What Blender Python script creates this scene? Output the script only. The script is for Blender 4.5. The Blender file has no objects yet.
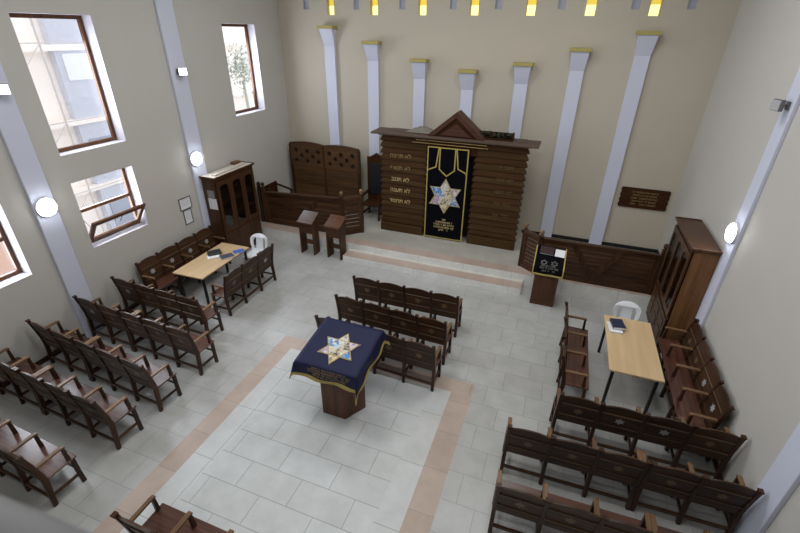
import bpy, bmesh, math, random
from mathutils import Vector, Matrix
from mathutils.geometry import tessellate_polygon
random.seed(7)
COL = bpy.context.scene.collection
PI = math.pi
R = math.radians

# ------------------------------------------------------------------ materials
def newmat(name):
    m = bpy.data.materials.new(name); m.use_nodes = True
    nt = m.node_tree; b = nt.nodes['Principled BSDF']
    return m, nt, b

def plain(name, col, rough=.6, metal=0, noise=.0, nscale=8, spec=.5, emit=None, estr=0, sheen=0):
    m, nt, b = newmat(name)
    b.inputs['Base Color'].default_value = (*col, 1); b.inputs['Roughness'].default_value = rough
    b.inputs['Metallic'].default_value = metal
    b.inputs['Specular IOR Level'].default_value = spec
    if sheen: b.inputs['Sheen Weight'].default_value = sheen
    if emit:
        b.inputs['Emission Color'].default_value = (*emit, 1); b.inputs['Emission Strength'].default_value = estr
    if noise:
        tc = nt.nodes.new('ShaderNodeTexCoord'); nz = nt.nodes.new('ShaderNodeTexNoise')
        nz.inputs['Scale'].default_value = nscale; nz.inputs['Detail'].default_value = 4
        mx = nt.nodes.new('ShaderNodeMix'); mx.data_type = 'RGBA'
        mx.inputs[6].default_value = (*[c*(1-noise) for c in col], 1)
        mx.inputs[7].default_value = (*[min(1, c*(1+noise)) for c in col], 1)
        nt.links.new(tc.outputs['Object'], nz.inputs['Vector'])
        nt.links.new(nz.outputs['Fac'], mx.inputs[0]); nt.links.new(mx.outputs[2], b.inputs['Base Color'])
    return m

def wood(name, dark, light, rough=.4, axis='X', scale=1.0, vary=.25, spec=.25):
    m, nt, b = newmat(name)
    N = nt.nodes.new; L = nt.links.new
    tc = N('ShaderNodeTexCoord'); mp = N('ShaderNodeMapping'); nz = N('ShaderNodeTexNoise')
    s = {'X': (1.2, 22, 22), 'Y': (22, 1.2, 22), 'Z': (22, 22, 1.2)}[axis]
    mp.inputs['Scale'].default_value = [k*scale for k in s]
    oi = N('ShaderNodeObjectInfo'); ad = N('ShaderNodeVectorMath'); ad.operation = 'ADD'
    sc = N('ShaderNodeMath'); sc.operation = 'MULTIPLY'; sc.inputs[1].default_value = 30
    L(oi.outputs['Random'], sc.inputs[0]); L(tc.outputs['Object'], mp.inputs['Vector'])
    L(mp.outputs['Vector'], ad.inputs[0]); L(sc.outputs[0], ad.inputs[1]); L(ad.outputs[0], nz.inputs['Vector'])
    nz.inputs['Scale'].default_value = 1.0; nz.inputs['Detail'].default_value = 5; nz.inputs['Roughness'].default_value = .65
    rp = N('ShaderNodeValToRGB'); rp.color_ramp.elements[0].position = .3; rp.color_ramp.elements[1].position = .72
    rp.color_ramp.elements[0].color = (*dark, 1); rp.color_ramp.elements[1].color = (*light, 1)
    L(nz.outputs['Fac'], rp.inputs[0])
    hv = N('ShaderNodeHueSaturation'); mr = N('ShaderNodeMapRange')
    mr.inputs[3].default_value = 1-vary; mr.inputs[4].default_value = 1+vary
    L(oi.outputs['Random'], mr.inputs[0]); L(mr.outputs[0], hv.inputs['Value'])
    L(rp.outputs[0], hv.inputs['Color']); L(hv.outputs[0], b.inputs['Base Color'])
    b.inputs['Roughness'].default_value = rough; b.inputs['Specular IOR Level'].default_value = spec
    bp = N('ShaderNodeBump'); bp.inputs['Strength'].default_value = .08; bp.inputs['Distance'].default_value = .004
    L(nz.outputs['Fac'], bp.inputs['Height']); L(bp.outputs[0], b.inputs['Normal'])
    return m

def tiles(name, c1, c2, mortar, bw, rh, ms=.006, rough=.3, off=.5, rot=0, shift=(0, 0)):
    m, nt, b = newmat(name); N = nt.nodes.new; L = nt.links.new
    tc = N('ShaderNodeTexCoord'); mp = N('ShaderNodeMapping'); mp.inputs['Rotation'].default_value = (0, 0, rot)
    mp.inputs['Location'].default_value = (*shift, 0)
    br = N('ShaderNodeTexBrick'); br.offset = off
    br.inputs['Scale'].default_value = 1; br.inputs['Brick Width'].default_value = bw; br.inputs['Row Height'].default_value = rh
    br.inputs['Mortar Size'].default_value = ms; br.inputs['Mortar Smooth'].default_value = .3; br.inputs['Bias'].default_value = 0
    br.inputs['Color1'].default_value = (*c1, 1); br.inputs['Color2'].default_value = (*c2, 1); br.inputs['Mortar'].default_value = (*mortar, 1)
    L(tc.outputs['Object'], mp.inputs[0]); L(mp.outputs[0], br.inputs['Vector'])
    nz = N('ShaderNodeTexNoise'); nz.inputs['Scale'].default_value = 3.2; nz.inputs['Detail'].default_value = 8; nz.inputs['Roughness'].default_value = .65
    L(tc.outputs['Object'], nz.inputs['Vector'])
    mr = N('ShaderNodeMapRange'); mr.inputs[1].default_value = .3; mr.inputs[2].default_value = .7; mr.inputs[3].default_value = .88; mr.inputs[4].default_value = 1.08
    L(nz.outputs['Fac'], mr.inputs[0])
    hv = N('ShaderNodeHueSaturation'); L(br.outputs['Color'], hv.inputs['Color']); L(mr.outputs[0], hv.inputs['Value'])
    L(hv.outputs[0], b.inputs['Base Color'])
    r2 = N('ShaderNodeMapRange'); r2.inputs[3].default_value = rough; r2.inputs[4].default_value = rough+.25
    L(nz.outputs['Fac'], r2.inputs[0]); L(r2.outputs[0], b.inputs['Roughness'])
    return m

M = {}
M['wall'] = plain('wall_paint', (.535, .482, .402), .75, noise=.035, nscale=1.5)
M['wallside'] = plain('side_wall_paint', (.56, .535, .505), .7, noise=.035, nscale=1.5)
M['ceil'] = plain('ceiling_paint', (.75, .74, .70), .8)
M['white'] = plain('white_blue_paint', (.64, .665, .80), .6, noise=.02, nscale=3)
M['reveal'] = plain('reveal_paint', (.52, .49, .54), .7)
M['wood'] = wood('walnut', (.022, .010, .005), (.085, .040, .020), .36)
M['woody'] = wood('walnut_y', (.022, .009, .005), (.085, .036, .018), .35, 'Y')
M['woodz'] = wood('walnut_z', (.020, .008, .0045), (.075, .032, .016), .35, 'Z')
M['seat'] = wood('seat_wood', (.045, .018, .012), (.14, .058, .038), .24, spec=.5)
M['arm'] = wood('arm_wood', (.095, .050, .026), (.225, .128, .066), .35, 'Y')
M['ark'] = wood('ark_wood', (.046, .026, .011), (.088, .050, .022), .6, 'X', .8, .10, .06)
M['dustwood'] = wood('dusty_wood', (.075, .048, .036), (.12, .082, .062), .6, 'X', .8, .1, .3)
M['ark2'] = wood('ark_wood_reddish', (.044, .021, .010), (.078, .038, .018), .6, 'X', .8, .1, .06)
M['pedw'] = wood('pediment_wood', (.05, .021, .013), (.095, .042, .027), .5, 'X', .8, .1, .2)
M['arkd'] = wood('ark_dark_wood', (.034, .013, .006), (.064, .026, .011), .6, 'X', .8, .1, .06)
M['rail'] = wood('rail_wood', (.028, .012, .006), (.095, .043, .02), .35, 'X')
M['railz'] = wood('rail_wood_z', (.028, .012, .006), (.095, .043, .02), .35, 'Z')
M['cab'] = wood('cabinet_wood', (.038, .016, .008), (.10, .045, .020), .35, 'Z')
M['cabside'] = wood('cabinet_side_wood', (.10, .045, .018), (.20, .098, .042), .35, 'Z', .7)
M['part'] = wood('partition_wood', (.055, .026, .011), (.13, .066, .028), .4, 'X')
M['stand'] = wood('stand_wood', (.045, .018, .009), (.14, .062, .03), .25, 'X')
M['desk'] = wood('desk_wood', (.05, .02, .011), (.13, .055, .028), .35, 'Z', .7)
M['mould'] = wood('highlight_moulding', (.055, .030, .016), (.15, .088, .05), .3, 'X', spec=.5)  # lighter wood paints in the highlight along the pew ledges
M['inlay'] = plain('dull_brass_inlay', (.17, .10, .045), .4, .2)
M['inlay_pale'] = plain('pale_inlay', (.36, .35, .36), .4)
M['beech'] = wood('beech_veneer', (.50, .345, .19), (.63, .46, .27), .4, 'Y', .5, .05)
M['black'] = plain('black_steel', (.012, .012, .014), .4, .3)
M['dark'] = plain('dark_void', (.006, .005, .005), .8)
M['plastic'] = plain('white_plastic', (.80, .82, .86), .35)
M['gold'] = plain('gold_fringe', (.42, .32, .09), .6, 0, noise=.2, nscale=60)
M['brass'] = plain('brass', (.40, .28, .12), .4, .8)
M['goldletter'] = plain('gold_lettering', (.80, .62, .30), .4, .3)
M['paleletter'] = plain('worn_gold_lettering', (.34, .24, .11), .5, .1)
M['dullthread'] = plain('dull_thread', (.20, .19, .17), .7)
M['wornletter'] = plain('almost_worn_lettering', (.15, .10, .045), .6)
M['knob'] = plain('dark_brass', (.16, .10, .05), .45, .6)
M['ballwood'] = wood('finial_wood', (.18, .10, .05), (.32, .19, .10), .35, 'Z')
M['navy'] = plain('navy_velvet', (.012, .014, .052), .5, noise=.15, nscale=5, spec=.2)
M['blackvelvet'] = plain('black_velvet', (.0025, .0025, .005), .9, noise=.2, nscale=6, spec=.1)
M['yellowcap'] = plain('yellow_paint', (.42, .35, .11), .5)
M['amber'] = plain('amber_glow', (.8, .6, .1), .5, emit=(.72, .52, .06), estr=.8)
M['palelit'] = plain('pale_glow', (.9, .8, .4), .5, emit=(1, .90, .40), estr=1.1)
M['slot'] = plain('grey_slot', (.42, .44, .54), .5)
M['lamp'] = plain('lamp_glow', (1, 1, 1), .4, emit=(.93, .96, 1), estr=30)
M['lampsq'] = plain('flood_glow', (1, 1, 1), .4, emit=(.9, .95, 1), estr=6)
M['lamprim'] = plain('lamp_rim', (.75, .77, .82), .4)
M['grey'] = plain('grey_case', (.16, .16, .17), .45, .3)
M['greylens'] = plain('grey_lens', (.42, .43, .45), .2)
M['frame'] = wood('window_wood', (.085, .035, .014), (.17, .075, .032), .4, 'Z')
M['paper'] = plain('paper', (.82, .83, .86), .7)
M['paperink'] = plain('faded_print', (.45, .45, .50), .7)
M['photoprint'] = plain('picture_print', (.28, .25, .25), .6, noise=.7, nscale=14)
M['bookblack'] = plain('black_leather', (.010, .010, .012), .4)
M['booknavy'] = plain('navy_cover', (.016, .022, .06), .4)
M['bookblue'] = plain('blue_cover', (.05, .11, .42), .5, noise=.3, nscale=30)
M['bookgrey'] = plain('slate_cover', (.05, .055, .085), .45, noise=.3, nscale=20)
M['bookred'] = plain('maroon_cover', (.035, .010, .012), .45)
M['garland'] = plain('dry_leaves', (.035, .035, .018), .8, noise=.5, nscale=40)
M['cloth_grey'] = plain('dusty_cloth', (.19, .17, .14), .9, noise=.15)
M['railing'] = plain('railing_paint', (.26, .26, .27), .6)
M['dusttop'] = plain('dusty_board', (.55, .50, .44), .8, noise=.12, nscale=3)
M['facade'] = plain('facade', (.95, .86, .79), .9, noise=.05, nscale=.5)
M['facade_peach'] = plain('facade_peach', (.85, .56, .44), .9, noise=.05, nscale=.5)
M['facade_grey'] = plain('facade_grey', (.58, .59, .66), .8, noise=.1)
M['facade_glass'] = plain('facade_glass', (.34, .36, .43), .3)
M['scaf'] = plain('scaffold_steel', (.62, .57, .55), .6)
M['leaf'] = plain('hazed_leaves', (.42, .47, .38), .8, noise=.3)  # leaf green paled, haze is put into the colour
M['asphalt'] = plain('asphalt', (.3, .29, .27), .9, noise=.1)
M['tile_in'] = tiles('aisle_tiles', (.59, .605, .615), (.54, .55, .55), (.33, .335, .33), .74, .375, shift=(.1, .13))
M['tile_out'] = tiles('hall_tiles', (.47, .47, .465), (.435, .43, .42), (.33, .325, .32), .60, .42, rough=.2, off=.38, shift=(.2, .1))
M['tile_border'] = tiles('border_tiles', (.58, .59, .595), (.55, .555, .555), (.36, .36, .36), .9, .9, off=0)
M['pink'] = tiles('pink_marble', (.50, .395, .34), (.45, .345, .29), (.34, .29, .26), .62, 10, off=0, shift=(.05, 2))
M['pinky'] = tiles('pink_marble_lengthwise', (.50, .395, .34), (.45, .345, .29), (.34, .29, .26), 10, .62, off=0, shift=(5, .1))
M['riserlit'] = tiles('front_lit_riser_stone', (.80, .79, .765), (.76, .75, .73), (.55, .54, .53), 1.1, 1)  # riser stone made paler than the tread to paint in front light
M['plat'] = tiles('platform_tiles', (.45, .43, .385), (.42, .40, .36), (.36, .34, .31), .6, .42)
M['riser'] = tiles('riser_stone', (.60, .585, .545), (.57, .555, .52), (.46, .45, .43), 1.1, 1)
# thin glass
def glassmat(name, col=(1, 1, 1), fac=.06, rough=.02):
    m = bpy.data.materials.new(name); m.use_nodes = True; nt = m.node_tree
    for n in list(nt.nodes): nt.nodes.remove(n)
    o = nt.nodes.new('ShaderNodeOutputMaterial'); mx = nt.nodes.new('ShaderNodeMixShader')
    t = nt.nodes.new('ShaderNodeBsdfTransparent'); g = nt.nodes.new('ShaderNodeBsdfGlossy')
    t.inputs[0].default_value = (*col, 1); g.inputs['Roughness'].default_value = rough
    mx.inputs[0].default_value = fac
    nt.links.new(t.outputs[0], mx.inputs[1]); nt.links.new(g.outputs[0], mx.inputs[2]); nt.links.new(mx.outputs[0], o.inputs[0])
    return m
M['glass'] = glassmat('window_glass')
M['cabglass'] = glassmat('cabinet_glass', (.75, .78, .8), .12, .05)

# star patchwork: voronoi patches of pale colours
def patchwork(name, scale, cols):
    m, nt, b = newmat(name); N = nt.nodes.new; L = nt.links.new
    tc = N('ShaderNodeTexCoord'); vo = N('ShaderNodeTexVoronoi'); vo.inputs['Scale'].default_value = scale
    L(tc.outputs['Object'], vo.inputs['Vector'])
    sx = N('ShaderNodeSeparateColor'); L(vo.outputs['Color'], sx.inputs[0])
    rp = N('ShaderNodeValToRGB'); rp.color_ramp.interpolation = 'CONSTANT'
    els = rp.color_ramp.elements
    els[0].color = (*cols[0], 1); els[1].color = (*cols[1], 1); els[1].position = 1/len(cols)
    for i, c in enumerate(cols[2:], 2):
        e = els.new(i/len(cols)); e.color = (*c, 1)
    L(sx.outputs[0], rp.inputs[0]); L(rp.outputs[0], b.inputs['Base Color']); b.inputs['Roughness'].default_value = .7
    return m
M['patch_pale'] = patchwork('patch_pale', 26, [(.62, .58, .50), (.68, .66, .60), (.55, .47, .36), (.30, .28, .40), (.66, .60, .46), (.52, .50, .55)])
M['patch_blue'] = patchwork('patch_blue', 26, [(.10, .25, .60), (.45, .60, .75), (.20, .35, .62), (.65, .70, .72), (.12, .16, .38)])
M['patch_mauve'] = patchwork('patch_mauve', 26, [(.60, .50, .60), (.45, .34, .46), (.66, .60, .66), (.34, .25, .38), (.62, .52, .52)])
M['patch_gold'] = patchwork('patch_gold', 30, [(.62, .50, .26), (.70, .62, .46), (.45, .34, .16), (.66, .58, .36), (.25, .20, .22)])
M['patch_dark'] = patchwork('patch_dark', 32, [(.05, .05, .08), (.5, .42, .2), (.10, .10, .16), (.30, .25, .16), (.6, .55, .45)])

# ------------------------------------------------------------------ mesh helpers
class MB:
    def __init__(s): s.bm = bmesh.new()
    def add(s, verts, faces):
        vs = [s.bm.verts.new(v) for v in verts]
        for f in faces:
            try: s.bm.faces.new([vs[i] for i in f])
            except ValueError: pass
        return s
    def box(s, x0, x1, y0, y1, z0, z1, mat=None):
        v = [Vector(p) for p in ((x0,y0,z0),(x1,y0,z0),(x1,y1,z0),(x0,y1,z0),(x0,y0,z1),(x1,y0,z1),(x1,y1,z1),(x0,y1,z1))]
        if mat is not None: v = [mat @ p for p in v]
        return s.add(v, ((3,2,1,0),(4,5,6,7),(0,1,5,4),(1,2,6,5),(2,3,7,6),(3,0,4,7)))
    def prism(s, poly, d0, d1, fn):
        """poly = 2D points; fn(u,v,d) -> 3D; extrudes from d0 to d1"""
        n = len(poly); v = [fn(u, w, d0) for u, w in poly]+[fn(u, w, d1) for u, w in poly]
        f = [(i, (i+1) % n, n+(i+1) % n, n+i) for i in range(n)]
        tri = tessellate_polygon([[Vector((u, w, 0)) for u, w in poly]])
        f += [tuple(t) for t in tri] + [tuple(n+i for i in reversed(t)) for t in tri]
        return s.add(v, f)
    def holed(s, outer, holes, d0, d1, fn):
        loops = [outer]+holes; flat = [p for l in loops for p in l]; n = len(flat)
        tri = tessellate_polygon([[Vector((u, w, 0)) for u, w in l] for l in loops])
        v = [fn(u, w, d0) for u, w in flat]+[fn(u, w, d1) for u, w in flat]
        f = [tuple(t) for t in tri]+[tuple(n+i for i in reversed(t)) for t in tri]
        k = 0
        for l in loops:
            m = len(l)
            f += [(k+i, k+(i+1) % m, n+k+(i+1) % m, n+k+i) for i in range(m)]; k += m
        return s.add(v, f)
    def tube(s, pts, r, seg=8, caps=True):
        pts = [Vector(p) for p in pts]; rings = []
        rr = r if isinstance(r, (list, tuple)) else [r]*len(pts)
        for i, p in enumerate(pts):
            t = (pts[min(i+1, len(pts)-1)]-pts[max(i-1, 0)]).normalized()
            a = Vector((0, 0, 1)) if abs(t.z) < .9 else Vector((1, 0, 0))
            u = t.cross(a).normalized(); w = t.cross(u)
            rings.append([s.bm.verts.new(p+(u*math.cos(2*PI*k/seg)+w*math.sin(2*PI*k/seg))*rr[i]) for k in range(seg)])
        for a, b in zip(rings, rings[1:]):
            for k in range(seg): s.bm.faces.new((a[k], a[(k+1) % seg], b[(k+1) % seg], b[k]))
        if caps: s.bm.faces.new(rings[0][::-1]); s.bm.faces.new(rings[-1])
        return s
    def lathe(s, prof, c=(0, 0, 0), seg=20, axis='Z'):
        def P(r, h, a):
            x, y = r*math.cos(a), r*math.sin(a)
            return Vector(c)+(Vector((x, y, h)) if axis == 'Z' else Vector((h, x, y)) if axis == 'X' else Vector((x, h, y)))
        rings = [[s.bm.verts.new(P(max(r, 1e-4), h, 2*PI*k/seg)) for k in range(seg)] for r, h in prof]
        for a, b in zip(rings, rings[1:]):
            for k in range(seg): s.bm.faces.new((a[k], a[(k+1) % seg], b[(k+1) % seg], b[k]))
        s.bm.faces.new(rings[0][::-1]); s.bm.faces.new(rings[-1])
        return s
    def ball(s, c, r, seg=14):
        n = 8
        return s.lathe([(r*math.sin(PI*i/n), -r*math.cos(PI*i/n)) for i in range(n+1)], c, seg)
    def build(s, name, mat, parent=None, bevel=0, smooth=False, fixn=True):
        if fixn: bmesh.ops.recalc_face_normals(s.bm, faces=s.bm.faces[:])
        me = bpy.data.meshes.new(name); s.bm.to_mesh(me); s.bm.free()
        mats = mat if isinstance(mat, (list, tuple)) else [mat]
        for m in mats: me.materials.append(m)
        if smooth:
            for p in me.polygons: p.use_smooth = True
        o = bpy.data.objects.new(name, me); COL.objects.link(o)
        if parent is not None: o.parent = parent
        if bevel:
            bv = o.modifiers.new('bevel', 'BEVEL'); bv.width = bevel; bv.segments = 1; bv.limit_method = 'ANGLE'; bv.angle_limit = R(40)
        return o

def XYZ(o): return lambda u, v, d: Vector(o)+Vector((u, d, v))       # u=x, v=z, depth=y
def YZX(o): return lambda u, v, d: Vector(o)+Vector((d, u, v))       # u=y, v=z, depth=x
def XYZup(o): return lambda u, v, d: Vector(o)+Vector((u, v, d))     # u=x, v=y, depth=z

def thing(name, label, cat, loc=(0, 0, 0), rz=0, group=None):
    o = bpy.data.objects.new(name, None); COL.objects.link(o); o.empty_display_size = .1
    o.location = loc; o.rotation_euler = (0, 0, rz); o['label'] = label; o['category'] = cat
    if group: o['group'] = group
    return o
def tag(o, label, cat, group=None):
    o['label'] = label; o['category'] = cat
    if group: o['group'] = group
    return o
def struct(o): o['kind'] = 'structure'; return o
def dup(root, loc, rz, label, name=None):
    r = root.copy(); COL.objects.link(r); r.location = loc; r.rotation_euler = (0, 0, rz); r['label'] = label
    if name: r.name = name
    def rec(src, dst):
        for ch in list(src.children):
            c = ch.copy(); COL.objects.link(c); c.parent = dst; rec(ch, c)
    rec(root, r)
    return r
def star_pts(r, c=(0, 0), r2=None, rot=PI/2):
    r2 = r2 or r/math.sqrt(3)
    return [(c[0]+(r if k % 2 == 0 else r2)*math.cos(rot+PI*k/6), c[1]+(r if k % 2 == 0 else r2)*math.sin(rot+PI*k/6)) for k in range(12)]
def text_mesh(name, body, size, mat, parent, matrix, extrude=.003):
    cu = bpy.data.curves.new(name, 'FONT'); cu.body = body; cu.size = size; cu.extrude = extrude; cu.align_x = 'CENTER'; cu.resolution_u = 3
    to = bpy.data.objects.new(name+'_tmp', cu); COL.objects.link(to)
    dg = bpy.context.evaluated_depsgraph_get(); dg.update()
    me = bpy.data.meshes.new_from_object(to.evaluated_get(dg)); me.name = name
    bpy.data.objects.remove(to); bpy.data.curves.remove(cu)
    me.materials.clear(); me.materials.append(mat)
    o = bpy.data.objects.new(name, me); COL.objects.link(o); o.parent = parent; o.matrix_local = matrix
    return o
def script_lines(rows, fn, mb, rng, h=.03, gap=.055, t=.003):
    """rows of small letter-like strokes: rows = [(centre_u, v, width)]; fn(u,v,d)"""
    for cu, v, w in rows:
        u = cu-w/2
        while u < cu+w/2:
            if rng.random() < .17: u += h*.55; continue
            lw = h*rng.uniform(.45, .75); st = h*.17
            mb.prism([(u, v+h-st), (u+lw, v+h-st), (u+lw, v+h), (u, v+h)], 0, t, fn)
            mb.prism([(u+lw-st, v), (u+lw, v), (u+lw, v+h-st), (u+lw-st, v+h-st)], 0, t, fn)
            k = rng.random()
            if k < .4: mb.prism([(u, v), (u+lw-st, v), (u+lw-st, v+st), (u, v+st)], 0, t, fn)
            elif k < .75: mb.prism([(u, v), (u+st, v), (u+st, v+h*.6), (u, v+h*.6)], 0, t, fn)
            u += lw+h*.18
# ------------------------------------------------------------------ room constants
XL, XR, YB, YF, ZC = -7.55, 2.66, 11.1, -3.0, 7.0

def wall_with_holes(name, us, vs, holes, d0, d1, fn, mat):
    """grid wall; holes = (u0,u1,v0,v1); emits only outer faces and reveals"""
    U = sorted(set(us+[h[0] for h in holes]+[h[1] for h in holes])); V = sorted(set(vs+[h[2] for h in holes]+[h[3] for h in holes]))
    solid = lambda i, j: 0 <= i < len(U)-1 and 0 <= j < len(V)-1 and not any(h[0]-1e-6 <= U[i] and U[i+1] <= h[1]+1e-6 and h[2]-1e-6 <= V[j] and V[j+1] <= h[3]+1e-6 for h in holes)
    mb = MB()
    for i in range(len(U)-1):
        for j in range(len(V)-1):
            if not solid(i, j): continue
            a, b, c, d = U[i], U[i+1], V[j], V[j+1]
            for dd in (d0, d1): mb.add([fn(a, c, dd), fn(b, c, dd), fn(b, d, dd), fn(a, d, dd)], [(0, 1, 2, 3)])
            if not solid(i-1, j): mb.add([fn(a, c, d0), fn(a, d, d0), fn(a, d, d1), fn(a, c, d1)], [(0, 1, 2, 3)])
            if not solid(i+1, j): mb.add([fn(b, c, d0), fn(b, d, d0), fn(b, d, d1), fn(b, c, d1)], [(0, 1, 2, 3)])
            if not solid(i, j-1): mb.add([fn(a, c, d0), fn(b, c, d0), fn(b, c, d1), fn(a, c, d1)], [(0, 1, 2, 3)])
            if not solid(i, j+1): mb.add([fn(a, d, d0), fn(b, d, d0), fn(b, d, d1), fn(a, d, d1)], [(0, 1, 2, 3)])
    bmesh.ops.remove_doubles(mb.bm, verts=mb.bm.verts[:], dist=1e-5)
    return struct(mb.build(name, mat))

WIN = [(2.38, 3.57, 1.51, 2.73), (4.61, 5.80, 1.50, 2.70), (4.61, 5.83, 3.15, 5.16), (8.88, 10.05, 3.12, 5.10)]
wall_with_holes('wall_left', [YF, YB+.3], [-.1, ZC], WIN, XL, XL-.3, lambda u, v, d: Vector((d, u, v)), M['wallside'])
RW = [(-2.2, 1.4, 4.2, 6.2)]
wall_with_holes('wall_right', [YF, YB+.3], [-.1, ZC], [], XR, XR+.3, lambda u, v, d: Vector((d, u, v)), M['wallside'])
YEL = [-6.0, -4.82, -3.6, -2.38, -1.15, .05, 1.24]
GRY = [-6.70, -5.29, -4.10, -2.87, -1.85, -.53, .88, 1.87]
slots = [(x-.105, x+.105, 5.33, 5.95) for x in YEL]+[(x-.075, x+.075, 5.445, 5.95) for x in GRY]
wall_with_holes('wall_back', [XL-.3, XR+.3], [-.1, ZC], slots, YB, YB+.3, lambda u, v, d: Vector((u, d, v)), M['wall'])
struct(MB().box(XL-.3, XR+.3, YF-.3, YF, -.1, ZC).build('wall_front', M['wall']))
struct(MB().box(XL-.3, XR+.3, YF-.3, YB+.3, ZC, ZC+.2).build('ceiling', M['ceil']))

# floor with inlaid strips: one mesh, one material per zone
def floor():
    xs = [XL, -4.18, -3.885, -3.56, -1.27, -.95, -.625, XR]; ys = [YF, 4.70, 5.03, 5.32, YB]
    mb = MB(); bm = mb.bm; idx = []
    for i in range(7):
        for j in range(4):
            a, b, c, d = xs[i], xs[i+1], ys[j], ys[j+1]
            f = bm.faces.new([bm.verts.new(p) for p in ((a, c, 0), (b, c, 0), (b, d, 0), (a, d, 0))])
            k = 1
            if 1 <= i <= 5 and j == 2: k = 2
            elif i in (1, 5) and j < 2: k = 4
            elif (i in (2, 4) and j < 2) or (2 <= i <= 4 and j == 1): k = 3
            elif i == 3 and j == 0: k = 0
            f.material_index = k
    bmesh.ops.remove_doubles(bm, verts=bm.verts[:], dist=1e-5)
    return struct(mb.build('floor', [M['tile_in'], M['tile_out'], M['pink'], M['tile_border'], M['pinky']]))
floor()
# raised platform: step (two materials) and platform
def slab(name, x0, x1, y0, y1, z1, strip, top):
    mb = MB(); bm = mb.bm
    def q(vs, k):
        f = bm.faces.new([bm.verts.new(v) for v in vs]); f.material_index = k
    q([(x0, y0, 0), (x1, y0, 0), (x1, y0, z1), (x0, y0, z1)], 0)
    q([(x1, y0, 0), (x1, y1, 0), (x1, y1, z1), (x1, y0, z1)], 0); q([(x0, y1, 0), (x0, y0, 0), (x0, y0, z1), (x0, y1, z1)], 0)
    q([(x0, y0, z1), (x1, y0, z1), (x1, y0+strip, z1), (x0, y0+strip, z1)], 1)
    q([(x0, y0+strip, z1), (x1, y0+strip, z1), (x1, y1, z1), (x0, y1, z1)], 2)
    bmesh.ops.remove_doubles(bm, verts=bm.verts[:], dist=1e-5)
    return struct(mb.build(name, [M['riserlit'], M['pink'], top]))
slab('platform', XL, XR, 8.77, YB, .3, .29, M['plat'])
slab('platform_step', -4.56, -.28, 8.36, 8.768, .15, .30, M['riser'])

# skirtings and pilasters
struct(MB().box(XL, XL+.02, YF, 8.76, 0, .09).build('baseboard_left', M['woody']))
struct(MB().box(XR-.02, XR, YF, 8.76, 0, .09).build('baseboard_right', M['woody']))
struct(MB().box(-.60, XR, YB-.03, YB, .3, .385).box(XR-.03, XR, 9.0, YB-.03, .3, .385).build('baseboard_back', M['dark']))
k = 1
for x0, x1, ys in ((XL, XL+.06, ((3.92, 4.25), (7.15, 7.55), (.7, 1.03))), (XR-.05, XR, ((7.02, 7.33), (3.75, 4.10), (.5, .83)))):
    for a, b in ys:
        struct(MB().box(x0, x1, a, b, 0, ZC).build('trim_%d' % k, M['white'], bevel=.006)); k += 1

# ------------------------------------------------------------------ windows (left wall)
def window(n, y0, y1, z0, z1, hopper=False, transom=None):
    root = struct(bpy.data.objects.new('window_%d' % n, None)); COL.objects.link(root)
    xf = XL-.21                                        # room-side face of the frame
    mb = MB(); t = .004
    mb.box(xf-.02, XL-.001, y0, y0+t, z0, z1).box(xf-.02, XL-.001, y1-t, y1, z0, z1).box(xf-.02, XL-.001, y0+t, y1-t, z0, z0+t).box(xf-.02, XL-.001, y0+t, y1-t, z1-t, z1)
    mb.build('window_reveal', M['reveal'], root)
    w = .065; f = MB(); g = .005
    f.box(xf-.06, xf, y0+g, y0+w, z0+g, z1-g).box(xf-.06, xf, y1-w, y1-g, z0+g, z1-g)
    f.box(xf-.06, xf, y0+w, y1-w, z0+g, z0+w).box(xf-.06, xf, y0+w, y1-w, z1-w, z1-g)
    if transom: f.box(xf-.06, xf, y0+w, y1-w, transom-.03, transom+.03)
    f.build('window_frame', M['frame'], root, bevel=.004)
    zb = transom+.03 if transom and hopper else z0+w
    MB().box(xf-.035, xf-.030, y0+w, y1-w, zb, z1-w).build('window_pane', M['glass'], root)
    if hopper:
        h = transom-.03-(z0+w); a = R(36)
        T = Matrix.Translation((xf+.005, 0, z0+w)) @ Matrix.Rotation(a, 4, 'Y')
        s = MB(); yy0, yy1 = y0+w-.02, y1-w+.02; v = .085
        s.box(0, .045, yy0, yy0+v, 0, h, T).box(0, .045, yy1-v, yy1, 0, h, T).box(0, .045, yy0+v, yy1-v, 0, v, T).box(0, .045, yy0+v, yy1-v, h-v, h, T)
        so = s.build('window_sash', M['frame'], root, bevel=.004)
        MB().box(.018, .023, yy0+v, yy1-v, v, h-v, T).build('sash_pane', M['glass'], so)
        ym = (yy0+yy1)/2
        MB().box(.045, .065, ym-.012, ym+.012, h-.06, h-.02, T).box(.06, .075, ym-.01, ym+.01, h-.16, h-.02, T).build('sash_handle', M['black'], so)
        st = MB()
        for yy in (yy0+.015, yy1-.015):
            tip = T @ Vector((.02, yy, h*.75)); st.tube([(xf-.02, yy, transom+.0), tip], .005, 6)
        st.build('window_stay', M['black'], so)
    return root
window(1, *WIN[0], transom=2.12)
window(2, *WIN[1], hopper=True, transom=2.12)
window(3, *WIN[2])
window(4, *WIN[3])

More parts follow.
